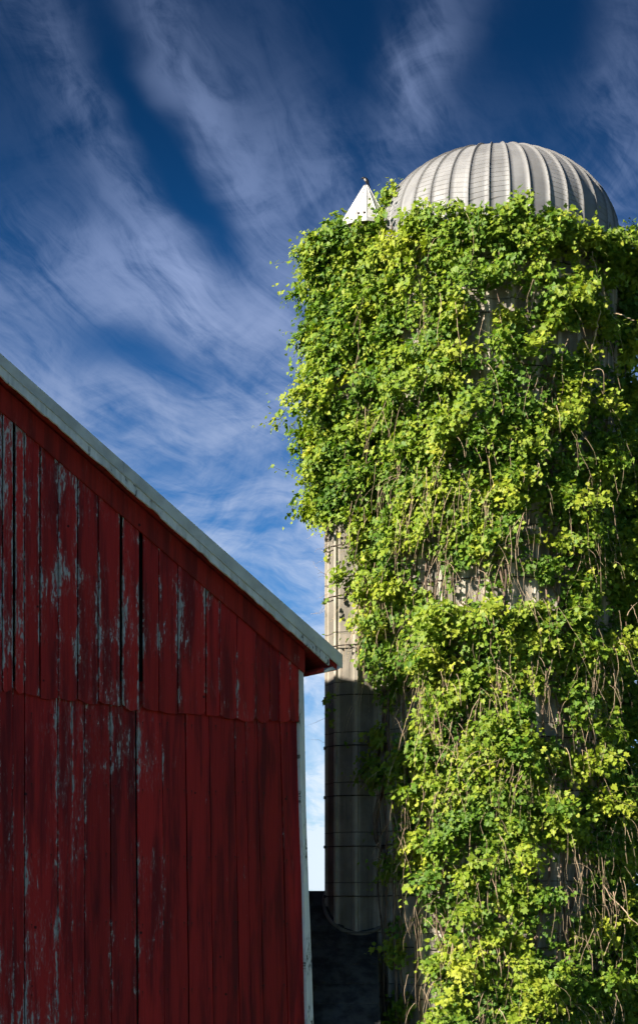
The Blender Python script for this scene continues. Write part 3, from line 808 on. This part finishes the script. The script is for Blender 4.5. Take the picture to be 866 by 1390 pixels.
# dry tangled twigs in front of the mat
tw = []
def twig(P, N_, T_, L, r, grav=.20, jit=.13):
    n = 10; d = N_ * rng.uniform(.05, .6) + T_ * rng.normal(0, .4) + np.array([0, 0, rng.normal(-.8, .5)]); d /= np.linalg.norm(d)
    out = [P]
    for k in range(n):
        d = d + rng.normal(0, jit, 3) + np.array([0, 0, -grav]); d /= np.linalg.norm(d); out.append(out[-1] + d * L / n)
    return (np.array(out), r * np.linspace(1, .4, n + 1))
Pt, Nt, Tt_ = surf('silo', 9000)
px, py = proj(Pt)
dw = np.interp(py, [300, 500, 650, 900, 1300], [.25, .45, 1.0, 1.5, 1.6]) * np.clip(.35 + 1.3 * fnoise(Pt, .6, 9), 0, 1) * (px > np.interp(py, LB_Y, LB_X) - 6) * (px < 815)
kp = rng.random(9000) < dw * .5
for a_, b_, c_ in zip(Pt[kp], Nt[kp], Tt_[kp]):
    tw.append(twig(a_ + b_ * rng.uniform(.03, .50), b_, c_, rng.uniform(.25, .9), rng.uniform(.0018, .0045)))
# larger bare twigs hanging at the left edge of the curtain, in the sun
for a_, b_, L, r in ((556, 960, 1.1, .009), (560, 980, 1.3, .008), (566, 930, 1.2, .009), (552, 1080, 1.0, .007), (556, 1110, .9, .007), (548, 1130, .7, .006), (575, 1090, .9, .007),
                     (560, 1150, .9, .006), (566, 1200, .8, .006), (570, 940, .9, .008), (562, 900, 1.0, .008), (700, 1120, .8, .007), (775, 1110, .8, .007), (770, 1150, .8, .006), (832, 1210, .9, .009)):
    dpt = 22.05 if a_ < 600 else 21.6
    P_ = np.array(((a_ - CX) / F * dpt, dpt, zpx(b_, dpt)))
    tw.append(twig(P_, np.array((0, -.3, 0)), np.array((.5, 0, 0)), L, r, .24, .12))
for a_, b_ in ((438, 740), (436, 780), (440, 800), (434, 815), (446, 760), (436, 965), (438, 1005), (440, 720)):
    P_ = np.array(((a_ + 8 - CX) / F * 23.2, 23.2, zpx(b_, 23.2)))
    for _ in range(3): tw.append(twig(P_, np.array((-.9, -.1, .1)), np.array((0, -.5, 0.2)), rng.uniform(.2, .45), .0028, .10, .45))
for (x0, y0), (x1, y1) in (((556, 1045), (608, 1128)), ((612, 1080), (640, 1140)), ((640, 1150), (590, 1190)), ((816, 1200), (866, 1262)), ((560, 1140), (532, 1186)), ((808, 455), (812, 425)), ((800, 480), (808, 455)), ((834, 425), (858, 438))):
    dpt = 21.9 if x0 < 700 else 21.7
    a_ = np.array(((x0 - CX) / F * dpt, dpt, zpx(y0, dpt))); b_ = np.array(((x1 - CX) / F * dpt, dpt - .1, zpx(y1, dpt)))
    P_ = np.linspace(a_, b_, 9) + rng.normal(0, .012, (9, 3)); tw.append((P_, np.linspace(.011, .006, 9)))
tubes('twigs', tw, 'twig', vine, 4)
# thin leafy sprigs reaching out beside the chute
LPs = []
for (px_, py_, L, nl) in ((452, 940, .34, 22), (450, 962, .26, 14), (447, 812, .18, 6), (450, 790, .16, 5), (470, 1000, .12, 3), (512, 935, .2, 10), (545, 1250, .4, 16), (540, 1130, .3, 12), (530, 1000, .35, 14), (535, 1080, .4, 14), (560, 1290, .4, 16), (548, 1200, .4, 12)):
    dpt = 22.75; P_ = np.array(((px_ - CX) / F * dpt, dpt, zpx(py_, dpt)))
    sg = -1 if px_ < 500 else rng.choice([-.4, .4])
    pt, r_ = twig(P_, np.array((sg * 1.6, -.2, .15)), np.array((0, -.2, .1)), L, .003, .06, .25)
    tubes('sprig_stem', [(pt, r_)], 'shoot', vine, 4)
    ii = rng.integers(1, 11, nl); q_ = pt[ii] + rng.normal(0, .025, (nl, 3))
    LPs.append(q_)
q_ = np.concatenate(LPs); n = len(q_)
link('sprig_leaves', leaf_mesh('sprig_leaves', q_, rng.normal(0, .6, (n, 3)) + np.array([-.3, 0, -.5]), rng.normal(0, .4, (n, 3)) + np.array([0, -.7, .5]), rng.uniform(.045, .075, n), rng.uniform(.3, .6, n)), 'leaf', vine)

# ------------------------------------------------------------------ camera
cd = bpy.data.cameras.new('camera'); cam = bpy.data.objects.new('camera', cd); C.objects.link(cam)
cam.location = (0, 0, CZ); cam.rotation_euler = (math.radians(90), 0, 0)
cd.sensor_fit = 'VERTICAL'; cd.sensor_height = 36; cd.lens = 36 * F / 1390; cd.shift_y = (YH - 695) / 1390
cd.clip_end = 3000; S.camera = cam
S.cycles.use_adaptive_sampling = True; S.cycles.adaptive_threshold = .03; S.cycles.adaptive_min_samples = 12; S.cycles.max_bounces = 4; S.cycles.diffuse_bounces = 2; S.cycles.transmission_bounces = 2
S.view_settings.view_transform = 'Standard'; S.view_settings.look = 'None'
S.view_settings.exposure = 1.32; S.view_settings.gamma = 1
S.render.resolution_x = 637; S.render.resolution_y = 1024
